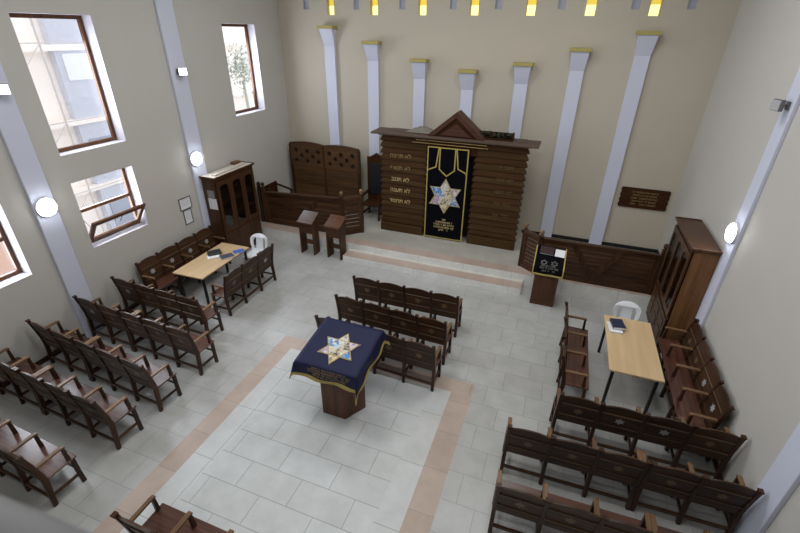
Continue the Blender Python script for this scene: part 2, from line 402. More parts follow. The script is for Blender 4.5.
# ------------------------------------------------------------------ outside, seen through the windows
struct(MB().box(-40, XL-.3, -12, 40, -4.2, -4.0).build('ground', M['asphalt']))
b = thing('neighbouring_building', 'beige building with grey window bay seen through the left windows', 'building', (-15, 0, -4))
MB().box(-6, 0, -6, 34, 0, 16).build('facade', M['facade'], b)
MB().box(0, .12, 3.5, 7.8, 0, 5.9).build('peach_wall', M['facade_peach'], b)
MB().box(0, .25, 9.87, 13.6, 0, 16).build('grey_bay', M['facade_grey'], b)
for zz in (.9, 4.05, 6.20, 8.34): MB().box(0, .3, -6, 34, zz, zz+.17).build('floor_band', M['facade'], b)
for zz, hh in ((2.6, .9), (4.8, .9), (7.5, .75)): MB().box(.25, .29, 10.06, 12.2, zz, zz+hh).build('window_pane', M['paper'] if zz > 7 else M['facade_glass'], b)
sc = thing('scaffold', 'thin steel scaffolding standing before the beige building outside', 'scaffold', (-13.3, 0, -4))
for yy in (6.6, 8.6, 10.6):
    MB().tube([(0, yy, 0), (0, yy, 12)], .03, 6).build('upright', M['scaf'], sc)
for zz in (2.6, 4.6, 6.6, 8.6):
    MB().tube([(0, 5.6, zz), (0, 11.4, zz)], .016, 6).build('ledger', M['scaf'], sc)
for zz in (2.6, 4.6, 6.6):
    MB().tube([(.03, 6.6, zz), (.03, 8.6, zz+2)], .012, 6).build('brace', M['scaf'], sc)
t = thing('street_tree', 'hazy green tree outside the small upper window near the ark', 'tree', (-13.5, 16.7, -4))
MB().tube([(0, 0, 0), (.05, .1, 4), (0, 0, 7)], [.12, .1, .05], 10).build('trunk', M['leaf'], t)
cr = MB(); rg = random.Random(2)
for i in range(700):
    d = Vector((rg.gauss(0, .30), rg.gauss(0, .26), rg.gauss(0, .42))); p = d+Vector((0, 0, 7.5))
    a = Vector((rg.uniform(-1, 1), rg.uniform(-1, 1), rg.uniform(-1, 1))).normalized(); c_ = a.cross(Vector((.3, .2, .9))).normalized()
    l = rg.uniform(.05, .10); cr.add([p-a*l, p+c_*l*.5, p+a*l, p-c_*l*.5], [(0, 1, 2, 3)])
cr.build('crown', M['leaf'], t, fixn=False)

# ------------------------------------------------------------------ back wall: seven relief columns, slot lights
CX = [-6.06, -4.845, -3.60, -2.385, -1.14, .01, 1.225]
CT = [5.05, 4.73, 4.37, 4.18, 4.37, 4.69, 5.02]
ORD = ['leftmost', 'second from left', 'third from left', 'middle and shortest', 'third from right', 'second from right', 'rightmost']
for x, z, w in zip(CX, CT, ORD):
    c = thing('wall_column', 'white relief column with yellow cap on back wall, %s of seven' % w, 'column', (x, YB, .3), 0, 'white relief columns on the back wall')
    h = z-.3+.015
    MB().box(-.15, .15, -.08, 0, 0, h-.42).build('shaft', M['white'], c, bevel=.004)
    prof = [(-.0, h-.42), (-.08, h-.42), (-.24, h-.04), (0, h-.04)]
    m = MB(); n = len(prof); hw = [.15, .15, .185, .185]
    v = [(-q, p[0], p[1]) for p, q in zip(prof, hw)]+[(q, p[0], p[1]) for p, q in zip(prof, hw)]
    m.add(v, [(0, 1, 2, 3), (7, 6, 5, 4)]+[(i, (i+1) % 4, 4+(i+1) % 4, 4+i) for i in range(4)])
    m.build('capital', M['white'], c, bevel=.004)
    MB().box(-.22, .22, -.27, 0, h-.04, h+.03).build('cap', M['yellowcap'], c, bevel=.004)
for x, w in zip(YEL, ORD):
    w = w.replace(' and shortest', '')
    c = thing('slot_light', 'glowing yellow slot light above the %s white column' % w.replace('of seven', ''), 'light', (x, YB+.12, 5.33), 0, 'yellow slot lights high on the back wall')
    MB().box(-.103, .103, 0, .02, .20, .615).build('amber_pane', M['amber'], c)
    MB().box(-.103, .103, 0, .02, .003, .198).build('pale_pane', M['palelit'], c)
    MB().box(-.103, -.095, -.12, 0, .003, .615).box(.095, .103, -.12, 0, .003, .615).build('yellow_lining', M['yellowcap'], c)
GL = ['left of the leftmost white column', 'between first and second white columns from left', 'between second and third white columns from left',
      'between third and middle white columns', 'right of the middle white column', 'between fifth and sixth white columns',
      'between sixth and rightmost white columns', 'right of the rightmost white column']
for x, w in zip(GRY, GL):
    c = thing('slot_window', 'unlit grey slot high on back wall, ' + w, 'slot window', (x, YB+.06, 5.445), 0, 'grey slots high on the back wall')
    MB().box(-.074, .074, 0, .02, .002, .503).build('grey_pane', M['slot'], c)
    MB().box(-.074, -.062, -.03, 0, .002, .503).box(.062, .074, -.03, 0, .002, .503).box(-.062, .062, -.03, 0, .002, .014).build('rim', M['slot'], c)

# ------------------------------------------------------------------ lamps on the side pilasters
def round_lamp(x, y, z, sx, label):
    t = thing('round_wall_lamp', label, 'wall lamp', (x, y, z), 0, 'round wall lamps')
    MB().lathe([(.15, 0), (.155, .025*sx), (.148, .04*sx)], axis='X', seg=32).build('lamp_base', M['lamprim'], t)
    MB().lathe([(.142, .04*sx), (.138, .06*sx), (.115, .078*sx), (.065, .088*sx), (.01, .092*sx)], axis='X', seg=32).build('lamp_shade', M['lamp'], t, smooth=True)
round_lamp(XL+.06, 4.08, 2.48, 1, 'round glowing lamp on left pilaster between the two lower windows')
round_lamp(XL+.06, 7.28, 2.48, 1, 'round glowing lamp on left pilaster beside the left bookcase')
round_lamp(XR-.05, 7.17, 2.455, -1, 'round glowing lamp on right wall pilaster beside the right bookcase')
def flood(x, y, z, sx, lens, label, tilt=0):
    t = thing('flood_light', label, 'flood light', (x, y, z), 0, 'square flood lights')
    MB().box(0, .02*sx, -.05, .05, -.05, .05).tube([(0, 0, 0), (.09*sx, 0, 0)], .014, 8).build('bracket', M['grey'], t)
    T = Matrix.Translation((.115*sx, 0, 0)) @ Matrix.Rotation(tilt, 4, 'Z')
    MB().box(-.03, .03, -.08, .08, -.07, .07, T).build('housing', M['grey'], t, bevel=.008)
    if sx > 0: MB().box(.031, .037, -.072, .072, -.062, .062, T).build('lens', lens, t)
    else: MB().box(-.037, -.031, -.072, .072, -.062, .062, T).build('lens', lens, t)
flood(XL+.06, 7.33, 4.23, 1, M['lampsq'], 'lit square flood light high on left pilaster above round lamp', R(-35))
flood(XL+.06, 4.08, 4.22, 1, M['lampsq'], 'lit square flood light at left edge of the photo', R(-35))
flood(XR-.05, 7.17, 4.23, -1, M['greylens'], 'unlit grey square flood light high on right wall pilaster', R(20))

# ------------------------------------------------------------------ pews
SW = .515
def yz_post(z):                                            # centre line of the sabre back post
    if z <= .42: return .03*z/.42
    t = (z-.42)/.53; return .03-.10*t**1.25
def make_pew(n, label, loc, rz):
    L = n*SW
    root = thing('pew', label, 'pew', loc, rz, 'wooden pews')
    hw = .0225
    xs = [hw+.001]+[k*SW for k in range(1, n)]+[L-hw-.001]
    zs = [0, .2, .42, .55, .68, .8, .905]
    for x in xs:
        dep = [.024, .026, .032, .028, .025, .023, .021]
        poly = [(yz_post(z)-d, z) for z, d in zip(zs, dep)]+[(yz_post(z)+d, z) for z, d in reversed(list(zip(zs, dep)))]
        p = MB().prism(poly, x-hw, x+hw, YZX((0, 0, 0)))
        yt = yz_post(.905); p.box(x-hw-(.006 if x > .1 else 0), x+hw+(.006 if x < L-.1 else 0), yt-.03, yt+.026, .90, .925)
        p.build('back_leg', M['woodz'], root, bevel=.004)
        fl = [(.325, 0), (.318, .2), (.315, .41), (.36, .41), (.363, .2), (.372, 0)]
        MB().prism(fl, x-hw, x+hw, YZX((0, 0, 0))).build('front_leg', M['woodz'], root, bevel=.004)
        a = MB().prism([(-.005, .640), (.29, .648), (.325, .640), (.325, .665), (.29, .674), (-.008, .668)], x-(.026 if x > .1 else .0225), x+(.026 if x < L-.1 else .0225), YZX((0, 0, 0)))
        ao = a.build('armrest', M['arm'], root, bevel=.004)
        MB().prism([(.285, .44), (.328, .44), (.315, .642), (.282, .642)], x-.019, x+.019, YZX((0, 0, 0))).build('arm_support', M['woodz'], ao, bevel=.003)
        MB().box(x-.014, x+.014, .03, .325, .135, .170).build('side_stretcher', M['woody'], root, bevel=.003)
    MB().box(.045, L-.045, -.010, .018, .115, .155).build('back_stretcher', M['wood'], root, bevel=.003)
    MB().box(.045, L-.045, .33, .352, .235, .265).build('front_stretcher', M['wood'], root, bevel=.003)
    MB().box(.002, L-.002, .055, .385, .412, .440).box(.03, L-.03, .33, .352, .35, .412).build('seat', M['seat'], root, bevel=.006)
    def fn(u, v, d):                                        # v = height, d = thickness along y
        return Vector((u, yz_post(v)+d, v))
    for i in range(n):
        a = xs[i]+hw; b = xs[i+1]-hw; c = (a+b)/2; w = b-a
        mb = MB()
        mb.holed([(a, .53), (b, .53), (b, .745), (a, .745)], [star_pts(.064, (c, .638))], -.011, .011, fn)
        mb.prism([(a, .39), (b, .39), (b, .53), (a, .53)], -.013, .015, fn)
        crest = [(a, .745), (b, .745)]+[(b-w*k/12, .875+.048*math.sin(PI*k/12)**.7) for k in range(13)]
        mb.prism(crest, -.010, .012, fn)
        bo = mb.build('backrest', M['wood'], root)
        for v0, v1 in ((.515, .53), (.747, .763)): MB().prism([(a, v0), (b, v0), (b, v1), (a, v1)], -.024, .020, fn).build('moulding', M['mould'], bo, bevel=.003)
        MB().prism(star_pts(.0635, (c, .638)), -.012, .012, fn).build('star_inlay', M['inlay'], bo)
    return root
LX = XL+.13
# each row runs very slightly askew: (y of the aisle end, slope)
def row_at(x, xe, ye, sl): return (x, ye+sl*(x-xe), 0), math.atan(sl)
XA, XM = -4.85, LX+2*SW
l_, r_ = row_at(LX, -5.39, 4.655, -.027)
P4 = make_pew(4, 'four-seat wooden pew in front of the left table, frontmost row of the left block', l_, r_)
l_, r_ = row_at(XM, XA, 3.909, -.033)
P3 = make_pew(3, 'three-seat wooden pew at the aisle, left block, second row behind the left table', l_, r_)
l_, r_ = row_at(LX, XA, 3.909, -.033)
P2 = make_pew(2, 'two-seat wooden pew at the left wall, second row behind the left table', l_, r_)
for nm, y, sl in (('third', 3.088, -.058), ('fourth', 2.384, -.035), ('fifth', 1.534, -.033)):
    if nm != 'fifth':
        l_, r_ = row_at(LX, XA, y, sl); dup(P2, l_, r_, 'two-seat wooden pew at the left wall, %s row behind the left table' % nm)
    l_, r_ = row_at(XM, XA, y, sl); dup(P3, l_, r_, 'three-seat wooden pew at the aisle, left block, %s row behind the left table' % nm)
dup(P4, (-3.40, 1.45, 0), 0, 'four-seat wooden pew cut off by bottom edge, behind the cloth-covered reading desk')
for nm, y, sl in (('front row nearest the steps', 6.42, .01), ('middle row', 5.605, -.042), ('row partly hidden by the blue cloth', 4.945, -.032)):
    l_, r_ = row_at(-3.27, -1.2, y, sl); dup(P4, l_, r_, 'four-seat wooden pew of the centre block, ' + nm)
l_, r_ = row_at(.55, .55, 4.655, .028)
PR1 = dup(P4, l_, r_, 'four-seat wooden pew in the right block, just behind the right table')
for nm, y, sl in (('second', 3.885, .036), ('third', 3.075, .03)):
    l_, r_ = row_at(-.01, 0, y, sl); dup(P3, l_, r_, 'three-seat wooden pew on aisle side, right block, %s row behind the right table' % nm)
    l_, r_ = row_at(-.01+3*SW, 0, y, sl); dup(P2, l_, r_, 'two-seat wooden pew by the right wall, right block, %s row behind the right table' % nm)
# pews at the tables: local +y is the sitter's front
WL = dup(P4, (XL+.185, 7.24, 0), -PI/2, 'four-seat wooden pew with its back against the left wall, beside the left table')
FL = dup(P3, (-5.545, 5.42, 0), PI/2, 'three-seat wooden pew with its back to the aisle, beside the left table')
WR = dup(P4, (XR-.145, 5.10, 0), PI/2, 'four-seat wooden pew with its back against the right wall, beside the right table')
dup(P3, (.62, 6.91, 0), -PI/2, 'three-seat wooden pew with its back to the aisle, beside the right table')

def pale_stars(pew, which):
    bs = sorted([c for c in pew.children if c.name.startswith('backrest')], key=lambda o: min(v.co.x for v in o.data.vertices))
    for i in which:
        st = [c for c in bs[i].children if c.name.startswith('star_inlay')][0]; st.material_slots[0].link = 'OBJECT'; st.material_slots[0].material = M['inlay_pale']
pale_stars(WL, range(4)); pale_stars(WR, (0, 1)); pale_stars(PR1, (1, 2)); pale_stars(P4, (0,)); pale_stars(P2, (0,)); pale_stars(FL, (2,))
# ------------------------------------------------------------------ tables
def make_table(label, loc, rz):
    t = thing('table', label, 'table', loc, rz, 'beech-topped tables')
    w, l = .72, 1.48
    MB().box(-w/2, w/2, -l/2, l/2, .722, .75).build('tabletop', M['beech'], t, bevel=.003)
    f = MB(); a = w/2-.05; c = l/2-.06
    f.box(-a, a, -c, -c+.03, .685, .72).box(-a, a, c-.03, c, .685, .72).box(-a, -a+.03, -c, c, .685, .72).box(a-.03, a, -c, c, .685, .72)
    f.build('apron_frame', M['black'], t)
    for sx in (-1, 1):
        for sy in (-1, 1):
            x = sx*(a-.018); y = sy*(c-.018)
            MB().box(x-.02, x+.02, y-.02, y+.02, 0, .685).build('leg', M['black'], t)
    b = MB()
    for k in (-1, 0, 1): b.box(k*.03-.01, k*.03+.01, -c-.03, -c, .69, .715)
    b.build('bracket', M['black'], t)
    return t
T1 = make_table('beech-topped table with black steel legs by the right wall', (1.57, 6.28, 0), R(.6))
dup(T1, (-6.43, 6.155, 0), R(1.8), 'beech-topped table with black steel legs by the left wall')

# ------------------------------------------------------------------ plastic chairs (face -y, towards the tables)
def make_chair(label, loc, rz):
    t = thing('plastic_chair', label, 'chair', loc, rz, 'white plastic chairs')
    def curve(u, v, d):                                     # backrest: leans back and wraps round the sitter
        return Vector((u, .19+(v-.42)*.20-1.0*u*u+d, v))
    n = 24
    outer = [(-.17, .42), (.17, .42), (.215, .60)]
    outer += [(.22*math.cos(PI*k/16), .70+.125*math.sin(PI*k/16)) for k in range(17)]+[(-.215, .60)]
    def slot(x0, x1, b, tt, s=1): return [(x0, b), (x1, b), (x1, tt), (x0, tt-.045 if s > 0 else tt-.045)]
    holes = [[(-.145, .47), (-.09, .47), (-.085, .735), (-.125, .72), (-.16, .65)], [(.145, .47), (.16, .65), (.125, .72), (.085, .735), (.09, .47)]]
    m = MB().holed(outer, holes, -.011, .011, curve)
    bmesh.ops.triangulate(m.bm, faces=m.bm.faces[:])
    m.build('backrest', M['plastic'], t)
    s = MB()
    pts = [(-.21, -.22), (.21, -.22), (.225, -.1), (.20, .18), (-.20, .18), (-.225, -.1)]
    s.prism(pts, .405, .43, XYZup((0, 0, 0)))
    s.prism(pts, .36, .405, lambda u, v, d: Vector((u*(.93 if d < .4 else 1), v*(.93 if d < .4 else 1), d)))
    s.build('seat', M['plastic'], t, bevel=.008)
    for sx in (-1, 1):
        MB().tube([(sx*.185, -.19, .40), (sx*.225, -.235, 0)], [.028, .02], 8).build('leg', M['plastic'], t)
        MB().tube([(sx*.175, .17, .46), (sx*.21, .25, 0)], [.03, .02], 8).build('leg', M['plastic'], t)
    return t
C1 = make_chair('white plastic chair at far end of the right table', (1.62, 7.22, 0), R(2))
dup(C1, (-6.19, 7.20, 0), R(6), 'white plastic chair at far end of the left table')

# ------------------------------------------------------------------ bookcases
def make_bookcase(label, loc, rz, topmat, sidemat):
    """local: front faces -y, width along x, back at y=0"""
    t = thing('bookcase', label, 'bookcase', loc, rz, 'tall wooden bookcases')
    w, d, h = 1.32, .375, 2.08
    a = w/2
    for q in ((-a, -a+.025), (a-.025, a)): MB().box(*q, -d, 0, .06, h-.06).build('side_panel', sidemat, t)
    c = MB().box(-a+.025, a-.025, -.02, 0, .06, h-.06).box(-a+.025, a-.025, -d+.03, -.02, .06, .085).box(-a+.025, a-.025, -d+.03, -.02, .70, .725)
    c.build('back_panel', M['dark'], t)
    MB().box(-a-.01, a+.01, -d-.01, 0, 0, .06).build('plinth', M['cab'], t, bevel=.004)
    MB().box(-a-.02, a+.02, -d-.02, 0, h-.06, h-.03).box(-a-.05, a+.05, -d-.05, -d-.03, h-.03, h+.012).box(-a-.05, -a-.03, -d-.03, 0, h-.03, h+.012).box(a+.03, a+.05, -d-.03, 0, h-.03, h+.012).build('cornice', M['cab'], t, bevel=.005)
    MB().box(-a-.029, a+.029, -d-.029, -.001, h-.03, h-.005).build('top_board', topmat, t)
    for z in (1.05, 1.38, 1.70): MB().box(-a+.03, a-.03, -d+.06, -.03, z, z+.02).build('shelf', M['cab'], t)
    f = MB(); f.box(-a, a, -d-.004, -d+.02, h-.12, h-.06).box(-a, a, -d-.004, -d+.02, .06, .10).box(-a, a, -d-.004, -d+.02, .69, .74)
    f.box(-a, -a+.012, -d-.003, -d+.02, .10, h-.12).box(a-.012, a, -d-.003, -d+.02, .10, h-.12)
    f.build('face_frame', M['cab'], t)
    dw = (w-.02)/3
    for i in range(3):
        x0 = -a+.01+i*dw+.004; x1 = x0+dw-.008; y1 = -d-.004
        arch = [(x0+.075, .835)]+[(x1-.075, .835), (x1-.075, h-.27)]
        xc = (x0+x1)/2; rw = (x1-x0)/2-.075
        arch += [(xc+rw*math.cos(PI*k/8), h-.27+.06*math.sin(PI*k/8)) for k in range(1, 8)]+[(x0+.075, h-.27)]
        dd = MB().holed([(x0, .745), (x1, .745), (x1, h-.125), (x0, h-.125)], [arch], y1-.022, y1, XYZ((0, 0, 0)))
        do = dd.build('glass_door', M['cab'], t, bevel=.003)
        MB().box(x0+.06, x1-.06, y1-.008, y1-.004, .82, h-.18).build('door_pane', M['cabglass'], do)
        kx = x1-.03 if i < 2 else x0+.03
        MB().ball((kx, y1-.035, 1.15), .011, 8).build('door_knob', M['knob'], do)
        dl = MB().box(x0, x1, y1-.02, y1, .105, .685).box(x0+.09, x1-.09, y1-.03, y1-.02, .20, .40).box(x0+.09, x1-.09, y1-.03, y1-.02, .45, .60)
        dlo = dl.build('lower_door', M['cab'], t, bevel=.006)
        MB().ball((kx, y1-.035, .42), .011, 8).build('door_knob', M['knob'], dlo)
    return t
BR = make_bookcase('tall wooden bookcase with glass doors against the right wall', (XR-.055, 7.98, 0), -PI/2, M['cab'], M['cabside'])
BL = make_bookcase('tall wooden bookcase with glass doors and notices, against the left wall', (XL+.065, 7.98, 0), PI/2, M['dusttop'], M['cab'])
# notices on the near side of the left bookcase (that side is at y = 7.32)
nt_ = thing('notice_sheet', 'white notice sheet taped to side of the left bookcase', 'notice', (-7.27, 7.317, 1.46))
MB().box(-.115, .115, -.004, 0, -.14, .12).build('sheet', M['paper'], nt_)
MB().box(-.12, -.112, -.006, -.004, -.14, .12).build('sheet_edge', M['paperink'], nt_)
pp = MB().box(-.10, .09, -.003, 0, -.09, .09).build('picture_card', M['photoprint'])
pp.location = (-7.28, 7.3175, 1.68); tag(pp, 'dark picture card above the white notice on the left bookcase', 'picture')
bd = MB().box(-.05, .05, -.55, .55, 0, .03).build('loose_board', M['dusttop']); bd.location = (-7.25, 7.98, 2.077); bd.rotation_euler = (0, 0, R(3))
tag(bd, 'pale loose board lying on top of the left bookcase', 'board')
bx = MB().box(-.07, .07, -.10, .10, 0, .07).build('small_carton', M['cabside'], bevel=.004); bx.location = (-7.42, 8.45, 2.077)
tag(bx, 'small brown carton at far corner on top of left bookcase', 'carton')

# ------------------------------------------------------------------ framed sheets on left wall
def framed(y0, y1, z0, z1, label):
    t = thing('framed_sheet', label, 'framed notice', (XL, (y0+y1)/2, (z0+z1)/2), 0, 'framed sheets on the left wall')
    w, h = (y1-y0)/2, (z1-z0)/2; f = .018
    MB().holed([(-w, -h), (w, -h), (w, h), (-w, h)], [[(-w+f, -h+f), (w-f, -h+f), (w-f, h-f), (-w+f, h-f)]], 0, .018, YZX((0, 0, 0))).build('frame', M['grey'], t)
    MB().box(0, .008, -w+f, w-f, -h+f, h-f).build('sheet', M['paper'], t)
    ink = MB(); script_lines([(0, h*.55-k*.04, w*1.25) for k in range(int(h*1.3/.04))], YZX((.009, 0, 0)), ink, random.Random(5), .016, t=.001)
    ink.build('faded_lettering', M['paperink'], t)
framed(6.63, 6.96, 1.47, 1.74, 'upper of two grey-framed sheets on left wall, wider one')
framed(6.68, 6.91, 1.13, 1.465, 'lower of two grey-framed sheets on left wall, taller one')

# ------------------------------------------------------------------ wooden plaque on the back wall
pq = thing('wall_plaque', 'dark wooden plaque with carved text and scalloped ends, back wall right', 'plaque', (2.02, YB, 1.61))
w, h = .50, .24; poly = []
for k in range(25):
    v = -h+2*h*k/24; poly.append((w+.02*abs(math.sin(PI*4*k/24)), v))
for k in range(25):
    v = h-2*h*k/24; poly.append((-w-.02*abs(math.sin(PI*4*k/24)), v))
MB().prism(poly, -.035, 0, XYZ((0, 0, 0))).build('board', M['arkd'], pq, bevel=.003)
g = MB()
for k in (-1, 0, 1): g.box(-w+.01, w-.01, -.037, -.035, k*.12-.003, k*.12+.003)
g.build('groove', M['dark'], pq)
ink = MB(); script_lines([(0, .13-.072*k, .55-.05*(k % 2)) for k in range(5)], lambda u, v, d: Vector((u, -.036-d, v)), ink, random.Random(3), .034)
ink.build('carved_lettering', M['paleletter'], pq)

# ------------------------------------------------------------------ the ark
ark = thing('holy_ark', 'large wooden ark with clapboard sides and pediment on the platform', 'ark', (-2.455, 9.93, .3))
HB = 2.49                                                   # body height above the platform
def clapboards(x0, x1):
    n = 15; ph = (HB-.22)/n
    for i in range(n):
        z = .22+i*ph; m = MB(); t = .055
        # every board is wider and prouder at its lower edge, so the ends show as saw teeth
        lo, mid, hi = z+.004, z+.05, z+ph
        prof = [(lo, .006, 0.0), (lo+.010, -.010, t), (mid, -.013, t), (hi, .002, 0.0)]
        v = []
        for zz, yy, e in prof: v += [(x0-e, yy, zz), (x1+e, yy, zz)]
        for zz, yy, e in prof: v += [(x0-e, .05, zz), (x1+e, .05, zz)]
        f = []
        for k in range(3): f += [(2*k, 2*k+1, 2*k+3, 2*k+2), (8+2*k, 8+2*k+2, 8+2*k+3, 8+2*k+1), (2*k, 2*k+2, 8+2*k+2, 8+2*k), (2*k+1, 8+2*k+1, 8+2*k+3, 2*k+3)]
        f += [(0, 8, 9, 1), (6, 7, 15, 14)]
        m.add(v, f).build('clapboard', M['ark'] if i % 2 else M['ark2'], ark)
for x0, x1 in ((-1.68, -.57), (.66, 1.76)):
    MB().box(x0+.02, x1-.02, .05, 0.46, 0, HB).build('side_wing', M['arkd'], ark)
    MB().box(x0-.04, x1+.01 if x0 < 0 else x1+.04, -.06, .05, 0, .22).build('plinth', M['ark'], ark, bevel=.006)
    clapboards(x0, x1)
MB().box(-.55, .66, .30, 0.46, 0, HB).build('inner_panel', M['dark'], ark)
MB().box(-.56, .67, -.02, .30, HB-.30, HB).build('lintel', M['arkd'], ark)
MB().box(-1.93, 2.0, -.16, 0.47, HB+.03, HB+.075).box(-1.76, 1.84, -.07, 0.47, HB, HB+.03).build('cornice', M['dustwood'], ark, bevel=.006)
MB().box(-1.6, 1.7, .12, 0.46, HB+.075, HB+.085).build('top_board', M['dustwood'], ark)
# pediment
pd = MB(); x0, x1, ap = -.52, .78, .545; zc = HB+.075; xm = .13
pd.prism([(x0, zc), (x1, zc), (xm, zc+ap)], -.02, .10, XYZ((0, 0, 0)))
po = pd.build('pediment', M['arkd'], ark)
th = .10
def rakes(a, b): return [a, b, (b[0], b[1]+th*1.2), (a[0]-(.06 if a[0] < b[0] else -.06), a[1])]
rk = MB()
for sx, a in ((-1, (x0-.03, zc)), (1, (x1+.03, zc))):
    apx = (xm, zc+ap+.02); rk.prism([a, (a[0]-sx*.16, zc), (xm, zc+ap-.10), apx], -.06, .36, XYZ((0, 0, 0)))
rk.build('raking_cornice', M['pedw'], po, bevel=.004)
MB().prism([(xm-.38, zc+.03), (xm+.38, zc+.03), (xm, zc+.30)], -.035, -.02, XYZ((0, 0, 0))).build('tympanum_panel', M['pedw'], po, bevel=.004)
# lettering of the two tablets (visual order, right to left)
def heb(s): return s[::-1]
lw = [('לא תרצח', 1.99, 1), ('לא תנאף', 1.69, 1), ('לא תגנב', 1.40, 0), ('לא תענה', 1.115, 0), ('לא תחמד', .83, 0)]
FRONT = Matrix.Rotation(PI/2, 4, 'X')
for s, z, pale in lw:
    text_mesh('gold_lettering', heb(s), .145, M['paleletter'] if pale else M['goldletter'], ark, Matrix.Translation((-1.20, -.022, z-.02)) @ FRONT)
for s, z in (('אנכי ה', 1.99), ('לא יהיה', 1.69), ('לא תשא', 1.40), ('זכור את', 1.115), ('כבד את', .83)):
    text_mesh('gold_lettering', heb(s), .12, M['wornletter'], ark, Matrix.Translation((1.36, -.022, z-.02)) @ FRONT)
# curtain rods
for z, x0, x1, y in ((2.40, -.86, .90, -.09), (2.465, -.78, .87, -.09)):
    r_ = thing('curtain_rod', 'thin brass rod, %s of the pair above the ark curtain' % ('lower' if z < 2.45 else 'upper'), 'curtain rod', (-2.455, 9.93, .3+z), 0, 'brass curtain rods')
    MB().tube([(x0, y, 0), (x1, y, 0)], .008, 8).build('rod', M['brass'], r_)
    MB().ball((x0, y, 0), .017, 8).ball((x1, y, 0), .017, 8).build('rod_end', M['brass'], r_)
# curtain
cu = thing('ark_curtain', 'black velvet ark curtain with patchwork star and gold border', 'curtain', (-2.455, 9.87, .33))
CW, CH = .495, 2.31
def fold(u, v): return -.02+.005*math.sin(u*17)*(1-.5*v/CH)+.002*math.sin(u*31+1)
def sheet(mb, x0, x1, z0, z1, nx, nz, dy=0):
    vs = [[mb.bm.verts.new((x0+(x1-x0)*i/nx, fold(x0+(x1-x0)*i/nx, z0+(z1-z0)*j/nz)+dy, z0+(z1-z0)*j/nz)) for i in range(nx+1)] for j in range(nz+1)]
    for j in range(nz):
        for i in range(nx): mb.bm.faces.new((vs[j][i], vs[j][i+1], vs[j+1][i+1], vs[j+1][i]))
    return mb
sheet(MB(), -CW, CW, 0, CH, 40, 6).build('velvet', M['blackvelvet'], cu, smooth=True)
gb = MB(); bw = .028
sheet(gb, -CW, CW, -.0, bw, 40, 1, -.006); sheet(gb, -CW, CW, CH-bw, CH, 40, 1, -.006)
sheet(gb, -CW, -CW+bw, bw, CH-bw, 2, 6, -.006); sheet(gb, CW-bw, CW, bw, CH-bw, 2, 6, -.006)
gb.build('gold_border', M['gold'], cu)
fnc = lambda u, v, d: Vector((u, fold(u, v)-.016-d, v))
val = MB()
def strip(mb, pts, wd, fn, t=.004):
    for (a, b), (c, d) in zip(pts, pts[1:]):
        dx, dy = c-a, d-b; l = math.hypot(dx, dy); nx, ny = -dy/l*wd/2, dx/l*wd/2; ex, ey = dx/l*wd*.4, dy/l*wd*.4
        mb.prism([(a+nx-ex, b+ny-ey), (a-nx-ex, b-ny-ey), (c-nx+ex, d-ny+ey), (c+nx+ex, d+ny+ey)], 0, t, fn)
    return mb
for pts in ([(-.475, CH-.60), (-.475, CH-.56), (-.27, CH-.47), (-.215, CH-.03)],
            [(-.185, CH-.03), (-.185, CH-.52), (0, CH-.67), (.185, CH-.52), (.185, CH-.03)],
            [(.475, CH-.60), (.475, CH-.56), (.27, CH-.47), (.215, CH-.03)]):
    strip(val, pts, .03, fnc)
val.build('valance_trim', M['gold'], cu)
def star_emblem(parent, r, fn, t=.004):
    c6 = [(r/math.sqrt(3)*math.cos(R(60)*k), r/math.sqrt(3)*math.sin(R(60)*k)) for k in range(6)]
    tips = [(r*math.cos(R(30)+R(60)*k), r*math.sin(R(30)+R(60)*k)) for k in range(6)]
    mats = [M['patch_mauve'], M['patch_pale'], M['patch_blue'], M['patch_mauve'], M['patch_gold'], M['patch_blue']]
    so = MB().prism(star_pts(r*1.06), 0, t*.5, fn).build('star_backing', M['patch_gold'], parent)
    for k in range(6):
        MB().prism([c6[k], tips[k], c6[(k+1) % 6]], t*.5, t, fn).build('star_point', mats[k], so)
    for k in range(6):
        MB().prism([(0, 0), c6[k], c6[(k+1) % 6]], t*.5, t, fn).build('star_patch', [M['patch_dark'], M['patch_pale'], M['patch_blue'], M['patch_pale'], M['patch_dark'], M['patch_pale']][k], so)
    ol = MB()
    for tri in ((0, 2, 4), (1, 3, 5)):
        p = [tips[i] for i in tri]; strip(ol, p+[p[0]], r*.035, lambda u, v, d: fn(u, v, d+t), t*.4)
    ol.build('star_outline', M['gold'], so)
    return so
star_emblem(cu, .425, lambda u, v, d: Vector((u-.005, fold(u, v+1.13)-.016-d, v+1.13)))
ink = MB(); rows_ = [(0, .50, .09), (0, .43, .40), (0, .36, .52), (0, .29, .50), (0, .22, .24)]
script_lines(rows_, lambda u, v, d: Vector((u, fold(u, v)-.016-d, v)), ink, random.Random(11), .042)
ink.build('gold_lettering', M['goldletter'], cu)

# things lying on the ark
zt = .3+HB+.0855
gl = thing('dry_garland', 'heap of dark dry leaves on top of the ark, right of pediment', 'garland', (-1.50, 10.18, zt))
lf = MB(); rg = random.Random(4)
for i in range(260):
    p = Vector((rg.uniform(-.42, .42), rg.uniform(-.13, .13), rg.uniform(.01, .13))); a = rg.uniform(0, 6.28); l = rg.uniform(.04, .08)
    d = Vector((math.cos(a), math.sin(a), rg.uniform(-.3, .5)))*l; s_ = Vector((-math.sin(a), math.cos(a), rg.uniform(-.4, .4)))*l*.35
    lf.add([p-d*.5, p+s_, p+d, p-s_], [(0, 1, 2, 3)])
lf.build('leaves', M['garland'], gl, fixn=False)
MB().box(-.45, .45, -.15, .15, 0, .02).box(-.45, -.43, -.15, .15, 0, .10).box(.43, .45, -.15, .15, 0, .14).box(-.45, .45, .13, .15, 0, .12).build('tray', M['arkd'], gl)
rags = MB(); nx, ny = 16, 10; vs = []
